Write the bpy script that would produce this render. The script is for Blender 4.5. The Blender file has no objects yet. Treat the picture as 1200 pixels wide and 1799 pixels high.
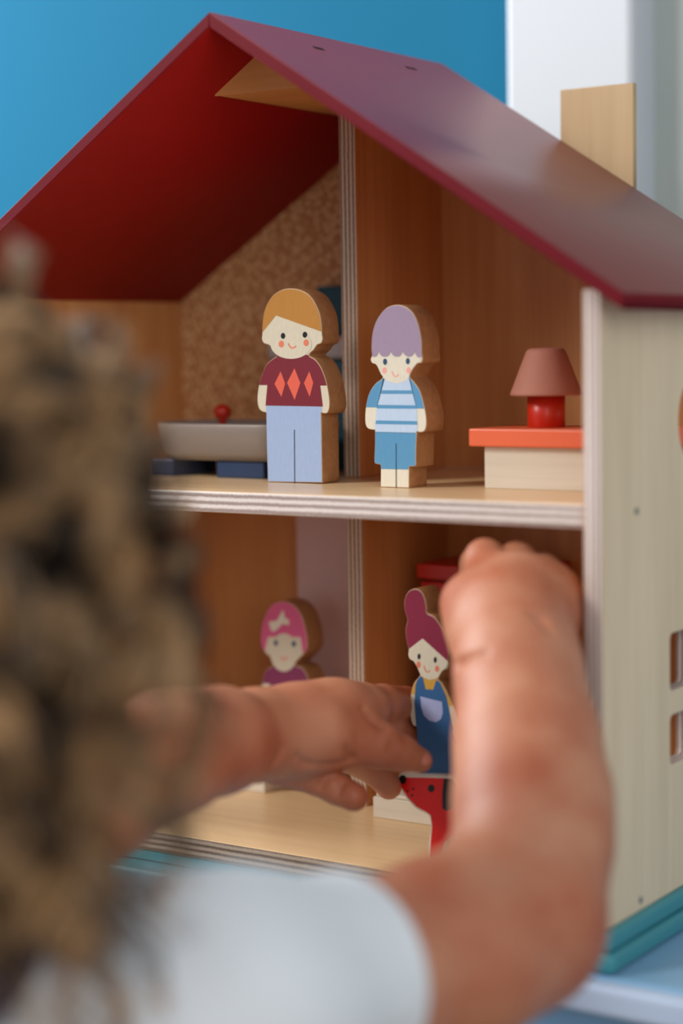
import bpy, bmesh, math, random
import numpy as np
from mathutils import Vector, Matrix
from mathutils.geometry import tessellate_polygon

random.seed(7)
rng = np.random.default_rng(7)
SC = bpy.context.scene
COL = SC.collection

# ------------------------------------------------------------------ camera
F_PX, YAW, PITCH, ROLL = 3333.09, 0.594547, -0.086129, -0.016157
CAM = np.array([0.362273, -0.735990, 0.249499])


def cam_axes():
    cy, sy = math.cos(YAW), math.sin(YAW)
    fwd = np.array([-sy, cy, 0.0]); right = np.array([cy, sy, 0.0]); up = np.array([0, 0, 1.0])
    cp, sp = math.cos(PITCH), math.sin(PITCH)
    f2 = fwd * cp + up * sp
    u2 = up * cp - fwd * sp
    cr, sr = math.cos(ROLL), math.sin(ROLL)
    return right * cr + u2 * sr, u2 * cr - right * sr, f2


RV, UV, FV = cam_axes()
cam = bpy.data.cameras.new('camera')
cam.sensor_fit = 'HORIZONTAL'
cam.sensor_width = 24.0
cam.lens = F_PX / 1200 * 24.0
cam.clip_start = 0.02
cam.dof.use_dof = True
cam.dof.focus_distance = 0.965
cam.dof.aperture_fstop = 2.8
camo = bpy.data.objects.new('camera', cam)
M = Matrix.Identity(4)
for i in range(3):
    M[i][0], M[i][1], M[i][2], M[i][3] = RV[i], UV[i], -FV[i], CAM[i]
camo.matrix_world = M
COL.objects.link(camo)
SC.camera = camo

# ------------------------------------------------------------------ light
SC.view_settings.view_transform = 'Standard'
SC.view_settings.look = 'None'
SC.view_settings.gamma = 1
SC.view_settings.use_curve_mapping = False
SC.view_settings.exposure = -0.12
w = bpy.data.worlds.new('world'); SC.world = w
w.use_nodes = True
w.node_tree.nodes['Background'].inputs[0].default_value = (0.86, 0.90, 0.97, 1)
w.node_tree.nodes['Background'].inputs[1].default_value = 0.52


def area(name, loc, target, size, power, color):
    l = bpy.data.lights.new(name, 'AREA')
    l.shape = 'RECTANGLE'; l.size, l.size_y = size
    l.energy = power; l.color = color
    o = bpy.data.objects.new(name, l)
    o.location = loc
    d = Vector(target) - Vector(loc)
    o.rotation_euler = d.to_track_quat('-Z', 'Y').to_euler()
    COL.objects.link(o)
    return o


KEY_DIR = Vector((-0.55, -0.72, 0.60)).normalized()
area('window_light', Vector((-0.2, 0.05, 0.15)) + KEY_DIR * 1.9, (-0.2, 0.05, 0.15), (0.45, 0.55), 24, (1.0, 0.95, 0.88))
area('left_window_light', (-1.45, -0.08, 0.85), (-0.55, 0.30, 0.35), (0.6, 0.8), 26, (0.94, 0.97, 1.0))
area('right_fill_light', (1.25, -1.35, 0.85), (-0.05, 0.0, 0.15), (1.0, 1.2), 15, (1.0, 0.98, 0.95))  # soft fill added on the right to lift outer wall, shirt and hair

# ------------------------------------------------------------------ pixel -> point helpers (real depth given)


def ray(px, py):
    return FV + RV * (px - 600) / F_PX - UV * (py - 899.5) / F_PX


def atY(px, py, Y):
    q = ray(px, py)
    return CAM + q * ((Y - CAM[1]) / q[1])


def atZ(px, py, Z):
    q = ray(px, py)
    return CAM + q * ((Z - CAM[2]) / q[2])


def S(px, py, d):
    return CAM + ray(px, py) * d


# ------------------------------------------------------------------ materials
def lin(c):
    out = []
    for v in c:
        v = v / 255.0
        out.append(v / 12.92 if v <= 0.04045 else ((v + 0.055) / 1.055) ** 2.4)
    return out


def new_mat(name):
    m = bpy.data.materials.new(name); m.use_nodes = True
    nt = m.node_tree
    return m, nt, nt.nodes['Principled BSDF']


def ramp_mix(nt, fac, c1, c2):
    r = nt.nodes.new('ShaderNodeValToRGB')
    r.color_ramp.elements[0].color = (*c1, 1); r.color_ramp.elements[1].color = (*c2, 1)
    nt.links.new(fac, r.inputs[0])
    return r


def coords(nt, scale, rot=(0, 0, 0)):
    t = nt.nodes.new('ShaderNodeTexCoord'); mp = nt.nodes.new('ShaderNodeMapping')
    mp.inputs['Scale'].default_value = scale
    mp.inputs['Rotation'].default_value = rot
    nt.links.new(t.outputs['Object'], mp.inputs[0])
    return mp.outputs[0]


def noise(nt, vec, scale=1.0, detail=4, rough=0.55):
    n = nt.nodes.new('ShaderNodeTexNoise')
    n.inputs['Scale'].default_value = scale; n.inputs['Detail'].default_value = detail
    n.inputs['Roughness'].default_value = rough
    nt.links.new(vec, n.inputs['Vector'])
    return n.outputs['Fac']


def add_bump(nt, b, fac, strength, dist=0.0005):
    bp = nt.nodes.new('ShaderNodeBump')
    bp.inputs['Strength'].default_value = strength; bp.inputs['Distance'].default_value = dist
    nt.links.new(fac, bp.inputs['Height']); nt.links.new(bp.outputs[0], b.inputs['Normal'])


def plain(name, rgb, rough=0.5, spec=0.5, vary=0.08, scale=300, coat=0.0, bump=0.1, gain=1.0, stretch=(1, 1, 1)):
    m, nt, b = new_mat(name)
    c = [min(v * gain, 0.9) for v in lin(rgb)]
    f = noise(nt, coords(nt, tuple(scale * s for s in stretch)))
    r = ramp_mix(nt, f, [v * (1 - vary) for v in c], [min(1, v * (1 + vary)) for v in c])
    nt.links.new(r.outputs[0], b.inputs['Base Color'])
    b.inputs['Roughness'].default_value = rough
    b.inputs['Specular IOR Level'].default_value = spec
    b.inputs['Coat Weight'].default_value = coat
    b.inputs['Coat Roughness'].default_value = 0.25
    if bump: add_bump(nt, b, f, bump)
    return m


def wood(name, light, dark, grain='z', rough=0.45, scale=1.0, spec=0.4):
    m, nt, b = new_mat(name)
    st = {'x': (6, 160, 160), 'y': (160, 6, 160), 'z': (160, 160, 6)}[grain]
    v = coords(nt, tuple(s * scale for s in st))
    f1 = noise(nt, v, 1.0, 5, 0.6)
    st2 = {'x': (4, 25, 25), 'y': (25, 4, 25), 'z': (25, 25, 4)}[grain]
    f2 = noise(nt, coords(nt, tuple(s * scale for s in st2)), 1.0, 3, 0.5)
    mx = nt.nodes.new('ShaderNodeMath'); mx.operation = 'MULTIPLY_ADD'
    mx.inputs[1].default_value = 0.5
    nt.links.new(f1, mx.inputs[0])
    hf = nt.nodes.new('ShaderNodeMath'); hf.operation = 'MULTIPLY'; hf.inputs[1].default_value = 0.5
    nt.links.new(f2, hf.inputs[0]); nt.links.new(hf.outputs[0], mx.inputs[2])
    r = ramp_mix(nt, mx.outputs[0], lin(dark), lin(light))
    r.color_ramp.elements[0].position = 0.3; r.color_ramp.elements[1].position = 0.65
    nt.links.new(r.outputs[0], b.inputs['Base Color'])
    b.inputs['Roughness'].default_value = rough
    b.inputs['Specular IOR Level'].default_value = spec
    add_bump(nt, b, f1, 0.12, 0.0004)
    return m


def ply(name, axis, start, thick, light, dark, layers=4.0):
    """laminated edge: layers follow the thickness of the board"""
    m, nt, b = new_mat(name)
    t = nt.nodes.new('ShaderNodeTexCoord'); sp = nt.nodes.new('ShaderNodeSeparateXYZ')
    nt.links.new(t.outputs['Object'], sp.inputs[0])
    a = nt.nodes.new('ShaderNodeMath'); a.operation = 'SUBTRACT'; a.inputs[1].default_value = start
    nt.links.new(sp.outputs[axis], a.inputs[0])
    k = nt.nodes.new('ShaderNodeMath'); k.operation = 'MULTIPLY'; k.inputs[1].default_value = layers * 2 * math.pi / thick
    nt.links.new(a.outputs[0], k.inputs[0])
    nz = noise(nt, coords(nt, (60, 60, 60)), 1.0, 3)
    ad = nt.nodes.new('ShaderNodeMath'); ad.operation = 'MULTIPLY_ADD'; ad.inputs[1].default_value = 1.2
    nt.links.new(nz, ad.inputs[0]); nt.links.new(k.outputs[0], ad.inputs[2])
    s = nt.nodes.new('ShaderNodeMath'); s.operation = 'COSINE'
    nt.links.new(ad.outputs[0], s.inputs[0])
    fine = noise(nt, coords(nt, (900, 900, 900)), 1.0, 2)
    q = nt.nodes.new('ShaderNodeMath'); q.operation = 'MULTIPLY_ADD'; q.inputs[1].default_value = 0.32
    fq = nt.nodes.new('ShaderNodeMath'); fq.operation = 'MULTIPLY_ADD'; fq.inputs[1].default_value = 0.5; fq.inputs[2].default_value = 0.25
    nt.links.new(fine, fq.inputs[0])
    nt.links.new(s.outputs[0], q.inputs[0]); nt.links.new(fq.outputs[0], q.inputs[2])
    r = ramp_mix(nt, q.outputs[0], lin(dark), lin(light))
    r.color_ramp.elements[0].position = 0.25; r.color_ramp.elements[1].position = 0.7
    nt.links.new(r.outputs[0], b.inputs['Base Color'])
    b.inputs['Roughness'].default_value = 0.55
    b.inputs['Specular IOR Level'].default_value = 0.35
    return m


def wallpaper(name):
    m, nt, b = new_mat(name)
    v = nt.nodes.new('ShaderNodeTexVoronoi'); v.inputs['Scale'].default_value = 1.0
    v.feature = 'F1'
    v.inputs['Randomness'].default_value = 0.55
    nt.links.new(coords(nt, (235, 235, 235), (0, 0.5, 0)), v.inputs['Vector'])
    r = ramp_mix(nt, v.outputs['Distance'], lin((236, 196, 144)), lin((192, 132, 82)))
    r.color_ramp.elements[0].position = 0.25; r.color_ramp.elements[1].position = 0.55
    nt.links.new(r.outputs[0], b.inputs['Base Color'])
    b.inputs['Roughness'].default_value = 0.55
    return m


def skin_mat(name):
    m, nt, b = new_mat(name)
    f = noise(nt, coords(nt, (22, 22, 22)), 1.0, 3)
    r = ramp_mix(nt, f, lin((172, 96, 66)), lin((192, 134, 104)))
    r.color_ramp.elements[0].position = 0.3; r.color_ramp.elements[1].position = 0.62
    nt.links.new(r.outputs[0], b.inputs['Base Color'])
    b.inputs['Roughness'].default_value = 0.5
    b.inputs['Specular IOR Level'].default_value = 0.4
    b.inputs['Subsurface Weight'].default_value = 0.25
    b.inputs['Subsurface Radius'].default_value = (1.0, 0.32, 0.16)
    b.inputs['Subsurface Scale'].default_value = 0.006
    f2 = noise(nt, coords(nt, (420, 420, 420)), 1.0, 4)
    add_bump(nt, b, f2, 0.25, 0.0004)
    return m


BI_L, BI_D = (218, 158, 98), (192, 124, 68)  # interior birch tones, with the orange bounce light put into the colour
M_in = wood('birch interior with bounce tint', BI_L, BI_D, 'z')
M_in_floor = wood('varnished birch floor', (236, 204, 158), (216, 180, 132), 'x', rough=0.32)
M_out = wood('pale birch exterior', (232, 211, 180), (212, 190, 158), 'z', scale=1.4)
M_pale = wood('pale unpainted wood', (222, 212, 196), (200, 190, 172), 'x', scale=1.5, rough=0.6)
M_side = wood('natural wood doll side', (176, 130, 86), (146, 100, 62), 'x', scale=2.2, rough=0.6)
M_ridge = wood('ridge block wood', (240, 178, 108), (216, 150, 84), 'x')
M_chim = wood('chimney birch', (196, 168, 130), (174, 144, 104), 'z', scale=0.8)
M_roof = plain('dark red roof lacquer', (114, 22, 22), rough=0.40, spec=0.45, vary=0.1, scale=60, coat=0.3, bump=0.04)
M_roof.node_tree.nodes['Principled BSDF'].inputs['Coat Roughness'].default_value = 0.4
M_roof_edge = plain('dark red roof edge', (104, 8, 24), rough=0.6, spec=0.15, vary=0.08, scale=60, bump=0.0)
M_roof_in = plain('brighter red under the roof', (164, 18, 16), rough=0.6, spec=0.25, vary=0.08, scale=60, bump=0.0)  # brighter, more matt red for the faces turned down
M_wall_ply = ply('plywood layers across wall', 0, -0.0093, 0.0093, (206, 192, 186), (150, 130, 120), 3.5)
M_lwall_ply = ply('plywood layers across left wall', 0, -0.4002, 0.0093, (206, 192, 186), (150, 130, 120), 3.5)
M_div_ply = ply('plywood layers across divider', 0, -0.2103, 0.0104, (206, 184, 164), (134, 104, 82), 4)
M_shelf_ply = ply('plywood layers across shelf', 2, 0.1694, 0.0106, (228, 217, 210), (156, 138, 130), 3)
M_floor_ply = ply('plywood layers across floor', 2, -0.0106, 0.0106, (176, 156, 138), (104, 86, 72), 3.5)
M_paper = wallpaper('dotted wallpaper')
M_teal = plain('teal painted base', (60, 140, 152), rough=0.4, vary=0.05, bump=0.02)
M_skin = skin_mat('child skin')


def paint(name, rgb, rough=0.45, gain=1.0):
    return plain(name, rgb, rough=rough, vary=0.10, scale=1.0, stretch=(1500, 300, 260), bump=0.15, gain=gain)


# ------------------------------------------------------------------ object helpers
def link(name, me, mats, parent=None, smooth=False):
    o = bpy.data.objects.new(name, me)
    if not isinstance(mats, (list, tuple)): mats = [mats]
    if len(me.materials) == 0:
        for m in mats: me.materials.append(m)
    COL.objects.link(o)
    if parent is not None:
        root = parent; off = Vector((0, 0, 0))
        while root is not None:
            off += root.location; root = root.parent
        me.transform(Matrix.Translation(-off))
        o.parent = parent
    if smooth:
        me.shade_smooth()
    return o


def thing(name, label, cat, loc=(0, 0, 0), group=None):
    o = bpy.data.objects.new(name, None)
    o.empty_display_size = 0.01
    o.location = loc
    COL.objects.link(o)
    o['label'] = label; o['category'] = cat
    if group: o['group'] = group
    return o


def tag(o, label, cat, group=None):
    o['label'] = label; o['category'] = cat
    if group: o['group'] = group
    return o


def box_mesh(x0, x1, y0, y1, z0, z1, bev=0.0, seg=2):
    bm = bmesh.new()
    bmesh.ops.create_cube(bm, size=1)
    for v in bm.verts:
        v.co = Vector(((x0 + x1) / 2 + v.co.x * (x1 - x0), (y0 + y1) / 2 + v.co.y * (y1 - y0), (z0 + z1) / 2 + v.co.z * (z1 - z0)))
    if bev:
        bmesh.ops.bevel(bm, geom=bm.edges[:], offset=bev, segments=seg, affect='EDGES', profile=0.5)
    me = bpy.data.meshes.new('box'); bm.to_mesh(me); bm.free()
    return me


def faces_by_normal(me, fn):
    for p in me.polygons:
        p.material_index = fn(p.normal)


def outline_mesh(loops, thick, bev, place):
    """loops: list of 2-D polygons (first outer, others holes). place(u, v, w) -> world; w in 0..thick"""
    cu = bpy.data.curves.new('tmp', 'CURVE'); cu.dimensions = '2D'; cu.fill_mode = 'BOTH'
    K = 50.0   # work at a larger size: curve fill has a coarse tolerance
    cu.extrude = K * max(0.0, thick / 2 - bev); cu.bevel_depth = K * bev; cu.bevel_resolution = 2; cu.offset = -K * bev
    for lp in loops:
        s = cu.splines.new('POLY'); s.points.add(len(lp) - 1)
        for p, q in zip(s.points, lp): p.co = (q[0] * K, q[1] * K, 0, 1)
        s.use_cyclic_u = True
    o = bpy.data.objects.new('tmp', cu); COL.objects.link(o)
    dg = bpy.context.evaluated_depsgraph_get()
    me = bpy.data.meshes.new_from_object(o.evaluated_get(dg))
    bpy.data.objects.remove(o); bpy.data.curves.remove(cu)
    for v in me.vertices:
        v.co = Vector(place(v.co.x / K, v.co.y / K, v.co.z / K + thick / 2))
    bm = bmesh.new(); bm.from_mesh(me)
    bmesh.ops.remove_doubles(bm, verts=bm.verts[:], dist=1e-6)
    bmesh.ops.recalc_face_normals(bm, faces=bm.faces[:]); bm.to_mesh(me); bm.free()
    me.materials.clear()
    return me


def lathe(profile, center, seg=40):
    vs, fs = [], []
    n = len(profile)
    for i in range(seg):
        a = 2 * math.pi * i / seg
        for r, z in profile: vs.append((center[0] + r * math.cos(a), center[1] + r * math.sin(a), center[2] + z))
    for i in range(seg):
        j = (i + 1) % seg
        for k in range(n - 1): fs.append((i * n + k, j * n + k, j * n + k + 1, i * n + k + 1))
    me = bpy.data.meshes.new('lathe'); me.from_pydata(vs, [], fs)
    bm = bmesh.new(); bm.from_mesh(me); bmesh.ops.remove_doubles(bm, verts=bm.verts[:], dist=1e-6)
    bmesh.ops.recalc_face_normals(bm, faces=bm.faces[:]); bm.to_mesh(me); bm.free()
    return me


# ------------------------------------------------------------------ the setting
def structure(name, me, mat):
    o = link(name, me, mat); o['kind'] = 'structure'; return o


WY = 0.34
M_blue = plain('blue painted wall', (16, 106, 142), rough=0.8, spec=0.18, vary=0.04, scale=8, bump=0.0)
M_white = plain('white painted casing', (200, 205, 212), rough=0.5, vary=0.02, scale=10, bump=0.0)
M_grey = plain('grey green wall paint', (176, 186, 182), rough=0.7, vary=0.10, scale=4, bump=0.0)
M_floor = wood('grey oak boards', (150, 130, 108), (120, 100, 82), 'x', scale=0.1)
xa = float(atY(930, 300, WY)[0]); xb = float(atY(1112, 100, WY - 0.03)[0])
structure('wall_back', box_mesh(-2.2, xa + 0.02, WY, WY + 0.06, -0.62, 1.7), M_blue)
structure('trim_1', box_mesh(xa, xb, WY - 0.03, WY + 0.06, -0.62, 1.7, 0.004), M_white)
structure('wall_right', box_mesh(xb - 0.01, 1.6, WY, WY + 0.06, -0.62, 1.7), M_grey)
structure('floor', box_mesh(-2.2, 1.6, -2.4, WY + 0.06, -0.66, -0.62), M_floor)

# low pale-blue table under the house
M_table = plain('pale blue table paint', (132, 176, 212), rough=0.32, vary=0.03, scale=12, bump=0.0)
M_table_edge = plain('light blue table rim', (186, 204, 230), rough=0.4, vary=0.03, scale=12, bump=0.0)
TZ = -0.027
tb = thing('low_table', 'pale blue low table with a lighter rim carrying the wooden dollhouse', 'table', (-0.15, 0.15, -0.62))
TY0 = -0.006
link('tabletop', box_mesh(-0.52, 0.42, TY0 + 0.004, 0.32, TZ - 0.02, TZ, 0.002), M_table, tb)
link('rim', box_mesh(-0.52, 0.42, TY0 - 0.007, TY0 + 0.0035, TZ - 0.014, TZ - 0.0004, 0.003, 3), M_table_edge, tb)
link('apron', box_mesh(-0.50, 0.40, TY0 + 0.012, TY0 + 0.03, TZ - 0.14, TZ - 0.02, 0.002), M_table, tb)
for sx in (-0.50, 0.36):
    for sy in (0.035, 0.27):
        link('leg', box_mesh(sx, sx + 0.04, sy, sy + 0.04, -0.62, TZ - 0.02, 0.004), M_table, tb)

# ------------------------------------------------------------------ the dollhouse
house = thing('dollhouse', 'open wooden dollhouse with dark red pitched roof on a teal base', 'dollhouse')
XR, ZR, TA, TL = -0.2003, 0.40945, math.tan(0.57384), math.tan(0.57077)
YO, YB, RTV, D = -0.00928, 0.20614, 0.00586 / math.cos(0.574), 0.2020
W, TW = 0.40015, 0.00927
XD, TD, YD = -0.21034, 0.01044, 0.11363
ZS, TS, YS = 0.18, 0.01056, 0.00408
YF, TF = 0.01257, 0.01062
ZB = -0.00752


def under(x):
    return ZR - RTV - abs(x - XR) * (TA if x > XR else TL)


def rrect(y0, y1, z0, z1, r, n=5):
    pts = []
    for cx, cz, a0 in ((y1 - r, z1 - r, 0), (y0 + r, z1 - r, 90), (y0 + r, z0 + r, 180), (y1 - r, z0 + r, 270)):
        for k in range(n + 1):
            a = math.radians(a0 + 90 * k / n)
            pts.append((cx + r * math.cos(a), cz + r * math.sin(a)))
    return pts


def circ(cx, cz, r, n=40):
    return [(cx + r * math.cos(2 * math.pi * k / n), cz + r * math.sin(2 * math.pi * k / n)) for k in range(n)]


# right wall with a round window above and a four-pane window below (thickness along X)
ztop = under(0) - 0.0002
holes = [circ(0.1022, 0.2132, 0.0222)]
for (a, b_) in ((0.0702, 0.0965), (0.1085, 0.1348)):
    holes.append(rrect(a, b_, 0.0881, 0.1150, 0.003)); holes.append(rrect(a, b_, 0.0532, 0.0765, 0.003))
outer = [(0, ZB), (D + 0.004, ZB), (D + 0.004, ztop), (0, ztop)]
me = outline_mesh([outer] + holes, TW, 0.0008, lambda u, v, w_: (-w_, u, v))
faces_by_normal(me, lambda n: 0 if n.x > 0.7 else (1 if abs(n.x) < 0.7 else 2))
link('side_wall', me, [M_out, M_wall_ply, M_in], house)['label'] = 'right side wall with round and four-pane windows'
me = box_mesh(-W, -W + TW, 0, D + 0.004, ZB, under(-W + TW) - 0.0003, 0.0008)
faces_by_normal(me, lambda n: 1 if n.y < -0.7 else 0)
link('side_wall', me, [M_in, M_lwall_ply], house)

xi0, xi1 = -W + TW, -TW


def gable_panel(x0, x1, zlo):
    xs = [x0] + ([XR] if x0 < XR < x1 else []) + [x1]
    return [(x0, zlo), (x1, zlo)] + [(x, under(x) + 0.0006) for x in reversed(xs)]


# back panels per room, joints at the divider
me = outline_mesh([gable_panel(xi0, XD + TD * 0.5, ZS)], 0.004, 0.0, lambda u, v, w_: (u, D + w_, v))
link('back_panel', me, M_paper, house)['label'] = 'back panel with small scalloped wallpaper print'
me = outline_mesh([gable_panel(XD + TD * 0.5 + 0.0002, xi1, ZS)], 0.004, 0.0, lambda u, v, w_: (u, D + w_, v))
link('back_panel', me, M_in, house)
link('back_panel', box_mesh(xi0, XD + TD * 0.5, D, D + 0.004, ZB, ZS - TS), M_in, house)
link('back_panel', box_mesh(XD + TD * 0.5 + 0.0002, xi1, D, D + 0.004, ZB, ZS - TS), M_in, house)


def board(name, x0, x1, y0, y1, z0, z1, mtop, medge, bev=0.0009):
    me = box_mesh(x0, x1, y0, y1, z0, z1, bev)
    faces_by_normal(me, lambda n: 1 if n.y < -0.6 else 0)
    return link(name, me, [mtop, medge], house)


board('shelf', -W + 0.0002, -TW + 0.0004, YS, D, ZS - TS, ZS, M_in_floor, M_shelf_ply)['label'] = 'upper floor shelf with pale laminated edge'
board('floor_panel', -W + 0.0002, -TW + 0.0004, YF, D, -TF, 0, M_in_floor, M_floor_ply)

PRZ = 0.3788
for (z0, z1, dx) in ((ZS, PRZ, 0.0), (0.0, ZS - TS, 0.0013)):
    me = box_mesh(XD + dx, XD + TD + dx, YD, D, z0, z1, 0.0007)
    faces_by_normal(me, lambda n: 1 if n.y < -0.6 else 0)
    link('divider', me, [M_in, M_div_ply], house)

# ridge block under the apex
hw = 0.0372
pr = [(XR - hw, PRZ), (XR + hw, PRZ), (XR + hw, under(XR + hw)), (XR, under(XR)), (XR - hw, under(XR - hw))]
me = outline_mesh([pr], D - 0.0414, 0.0007, lambda u, v, w_: (u, 0.0414 + w_, v))
link('ridge_block', me, M_ridge, house)

# roof panels (a true slab each, mitred at the ridge)


def roof_panel(sign, tan, xe):
    xs_ = [XR, XR + sign * xe]
    prof = [(XR, ZR), (xs_[1], ZR - xe * tan), (xs_[1], ZR - xe * tan - RTV), (XR, ZR - RTV)]
    if sign > 0: prof = prof[::-1]
    return outline_mesh([prof], YB - YO, 0.0007, lambda u, v, w_: (u, YO + w_, v))


for sg_, tn_ in ((1, TA), (-1, TL)):
    me = roof_panel(sg_, tn_, 0.2147)
    faces_by_normal(me, lambda n: 1 if (n.y < -0.5 or abs(n.x) > 0.9) else (2 if n.z < -0.3 else 0))
    link('roof_panel', me, [M_roof, M_roof_edge, M_roof_in], house)
# small tab slots near the ridge and by the chimney
M_dark = plain('dark slot', (36, 16, 16), rough=0.9, bump=0)
for sx, sy, ln in ((-0.1838, 0.058, 0.004), (-0.1835, 0.1445, 0.005)):
    zc = ZR - (sx - XR) * TA
    me = box_mesh(-0.0012, 0.0012, -ln, ln, -0.001, 0.00015)
    me.transform(Matrix.Translation((sx, sy, zc)) @ Matrix.Rotation(math.atan(TA), 4, 'Y'))
    link('tab_slot', me, M_dark, house)
# chimney board standing behind the roof edge
YC = 0.2066
c0 = atY(984, 157, YC); c1 = atY(1112, 146, YC)
def rz(x): return ZR - (x - XR) * TA
ch = [(c0[0], rz(c0[0]) - 0.02), (c1[0], rz(c1[0]) - 0.02), (c1[0], (c0[2] + c1[2]) / 2), (c0[0], (c0[2] + c1[2]) / 2)]
link('chimney', outline_mesh([ch], 0.0045, 0.0004, lambda u, v, w_: (u, YC + w_, v)), M_chim, house)
# teal base boards
link('base_board', box_mesh(-TW + 0.0001, 0.0035, -0.0012, D + 0.006, -0.0168, ZB - 0.0001, 0.0030, 3), M_teal, house)
link('base_board', box_mesh(-W - 0.003, -TW, YF + 0.0012, D + 0.006, -0.0168, -TF - 0.0001, 0.0010, 3), M_teal, house)
link('base_board', box_mesh(-W - 0.004, 0.0050, -0.0012, D + 0.007, TZ + 0.0001, -0.0170, 0.0036, 3), M_teal, house)
M_pin = plain('grey metal pin', (120, 122, 120), rough=0.4, bump=0)
for (yy, zz) in ((0.0339, 0.1752), (0.037, -0.0024)):
    me = lathe([(0, 0), (0.0016, 0), (0.0016, 0.0005), (0.0011, 0.0008), (0, 0.0005)], (0, 0, 0), 16)
    me.transform(Matrix.Translation((0.0, yy, zz)) @ Matrix.Rotation(math.pi / 2, 4, 'Y'))
    link('pin', me, M_pin, house)


# ------------------------------------------------------------------ painted wooden figures
def clip(subject, convex):
    """Sutherland-Hodgman"""
    ar = sum(convex[i][0] * convex[(i + 1) % len(convex)][1] - convex[(i + 1) % len(convex)][0] * convex[i][1] for i in range(len(convex)))
    cp = convex if ar > 0 else convex[::-1]
    out = list(subject)
    for i in range(len(cp)):
        ax, ay = cp[i]; bx, by = cp[(i + 1) % len(cp)]
        side = lambda p: (bx - ax) * (p[1] - ay) - (by - ay) * (p[0] - ax)
        inp, out = out, []
        for j in range(len(inp)):
            p, q = inp[j - 1], inp[j]
            sp_, sq = side(p), side(q)
            if sp_ * sq < 0:
                t = sp_ / (sp_ - sq)
                out.append((p[0] + (q[0] - p[0]) * t, p[1] + (q[1] - p[1]) * t))
            if sq >= 0: out.append(q)
        if not out: return []
    return out


def catmull(pts, n=4):
    """closed curve; a point with a third entry is a hard corner"""
    N = len(pts); out = []
    for i in range(N):
        p1, p2 = pts[i], pts[(i + 1) % N]
        p0 = p1 if len(p1) > 2 else pts[i - 1]
        p3 = p2 if len(p2) > 2 else pts[(i + 2) % N]
        out.append((p1[0], p1[1]))
        for k in range(1, n):
            t = k / n
            out.append(tuple(0.5 * (2 * p1[j] + (p2[j] - p0[j]) * t + (2 * p0[j] - 5 * p1[j] + 4 * p2[j] - p3[j]) * t * t
                                    + (3 * p1[j] - p0[j] - 3 * p2[j] + p3[j]) * t ** 3) for j in (0, 1)))
    return out


def inset(poly, d):
    N = len(poly)
    ar = sum(poly[i][0] * poly[(i + 1) % N][1] - poly[(i + 1) % N][0] * poly[i][1] for i in range(N))
    s = 1 if ar > 0 else -1
    out = []
    for i in range(N):
        a, b, c = np.array(poly[i - 1]), np.array(poly[i]), np.array(poly[(i + 1) % N])
        e1, e2 = b - a, c - b
        n1 = np.array([-e1[1], e1[0]]) / (np.linalg.norm(e1) + 1e-12); n2 = np.array([-e2[1], e2[0]]) / (np.linalg.norm(e2) + 1e-12)
        n = n1 + n2; L = np.linalg.norm(n)
        n = n / L * min(1.6, 1 / max(L / 2, 0.4)) if L > 1e-6 else n1
        q = b + s * n * d
        out.append((float(q[0]), float(q[1])))
    return out


def ell(cx, cy, rx, ry, n=20):
    return [(cx + rx * math.cos(2 * math.pi * k / n), cy + ry * math.sin(2 * math.pi * k / n)) for k in range(n)]


def strip(pts, w_):
    L = []; R_ = []
    for i, p in enumerate(pts):
        a = np.array(pts[max(0, i - 1)], float); b = np.array(pts[min(len(pts) - 1, i + 1)], float)
        t = (b - a) / np.linalg.norm(b - a); n = np.array([-t[1], t[0]]) * w_ / 2
        L.append(tuple(np.array(p) + n)); R_.append(tuple(np.array(p) - n))
    return L + R_[::-1]


def arc(pts, w_, n=6):
    p0, p1, p2 = [np.array(p, float) for p in pts]
    c = 2 * p1 - 0.5 * (p0 + p2)
    return strip([tuple((1 - t) ** 2 * p0 + 2 * t * (1 - t) * c + t * t * p2) for t in [k / n for k in range(n + 1)]], w_)


def flat_mesh(polys, y, z0=0.0):
    """thin printed coat lying on a figure's face: polygons in the XZ plane at depth y"""
    vs, fs = [], []
    for pi_, poly in enumerate(polys):
        if len(poly) < 3: continue
        base = len(vs)
        vs += [(p[0], y - pi_ * 1.2e-5, p[1]) for p in poly]
        for tri in tessellate_polygon([[Vector((p[0], p[1], 0)) for p in poly]]):
            a, b, c = [base + t for t in tri]
            A, B, Cc = vs[a], vs[b], vs[c]
            cr = (B[0] - A[0]) * (Cc[2] - A[2]) - (B[2] - A[2]) * (Cc[0] - A[0])
            if abs(cr) < 1e-13: continue
            fs.append((a, b, c) if cr > 0 else (a, c, b))   # normal towards -Y
    me = bpy.data.meshes.new('print'); me.from_pydata(vs, [], fs)
    return me


def figure(name, label, cat, Y, thick, conv, outline, zones, side_mat, front_mat, base_z, group='painted wooden people', bev=0.0007):
    """outline and zones in the photograph's pixels, carried onto the plane the figure's face stands in"""
    P = lambda q: (lambda w_: (float(w_[0]), float(w_[2])))(atY(*conv(q[0], q[1]), Y))
    ol = [P(q) for q in catmull(outline)]
    cx = sum(p[0] for p in ol) / len(ol)
    root = thing(name, label, cat, (cx, Y + thick / 2, min(p[1] for p in ol)), group)
    me = outline_mesh([ol], thick, bev, lambda u, v, w_: (u, Y + w_, v))
    faces_by_normal(me, lambda n: 1 if n.y < -0.85 else 0)
    link('body', me, [side_mat, front_mat], root)
    sub = inset(ol, bev * 0.75)
    for zi, (zn, mat, layer, polys) in enumerate(zones):
        res = []
        for kind, pl_ in polys:
            q = [P(p) for p in pl_]
            res.append(clip(sub, q) if kind == 'c' else q)
        link(zn, flat_mesh(res, Y - 0.00006 * (layer + 1)), mat, root)
    # settle exactly on the surface
    if base_z is not None:
        root.location.z += base_z - root.location.z
    return root


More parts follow.
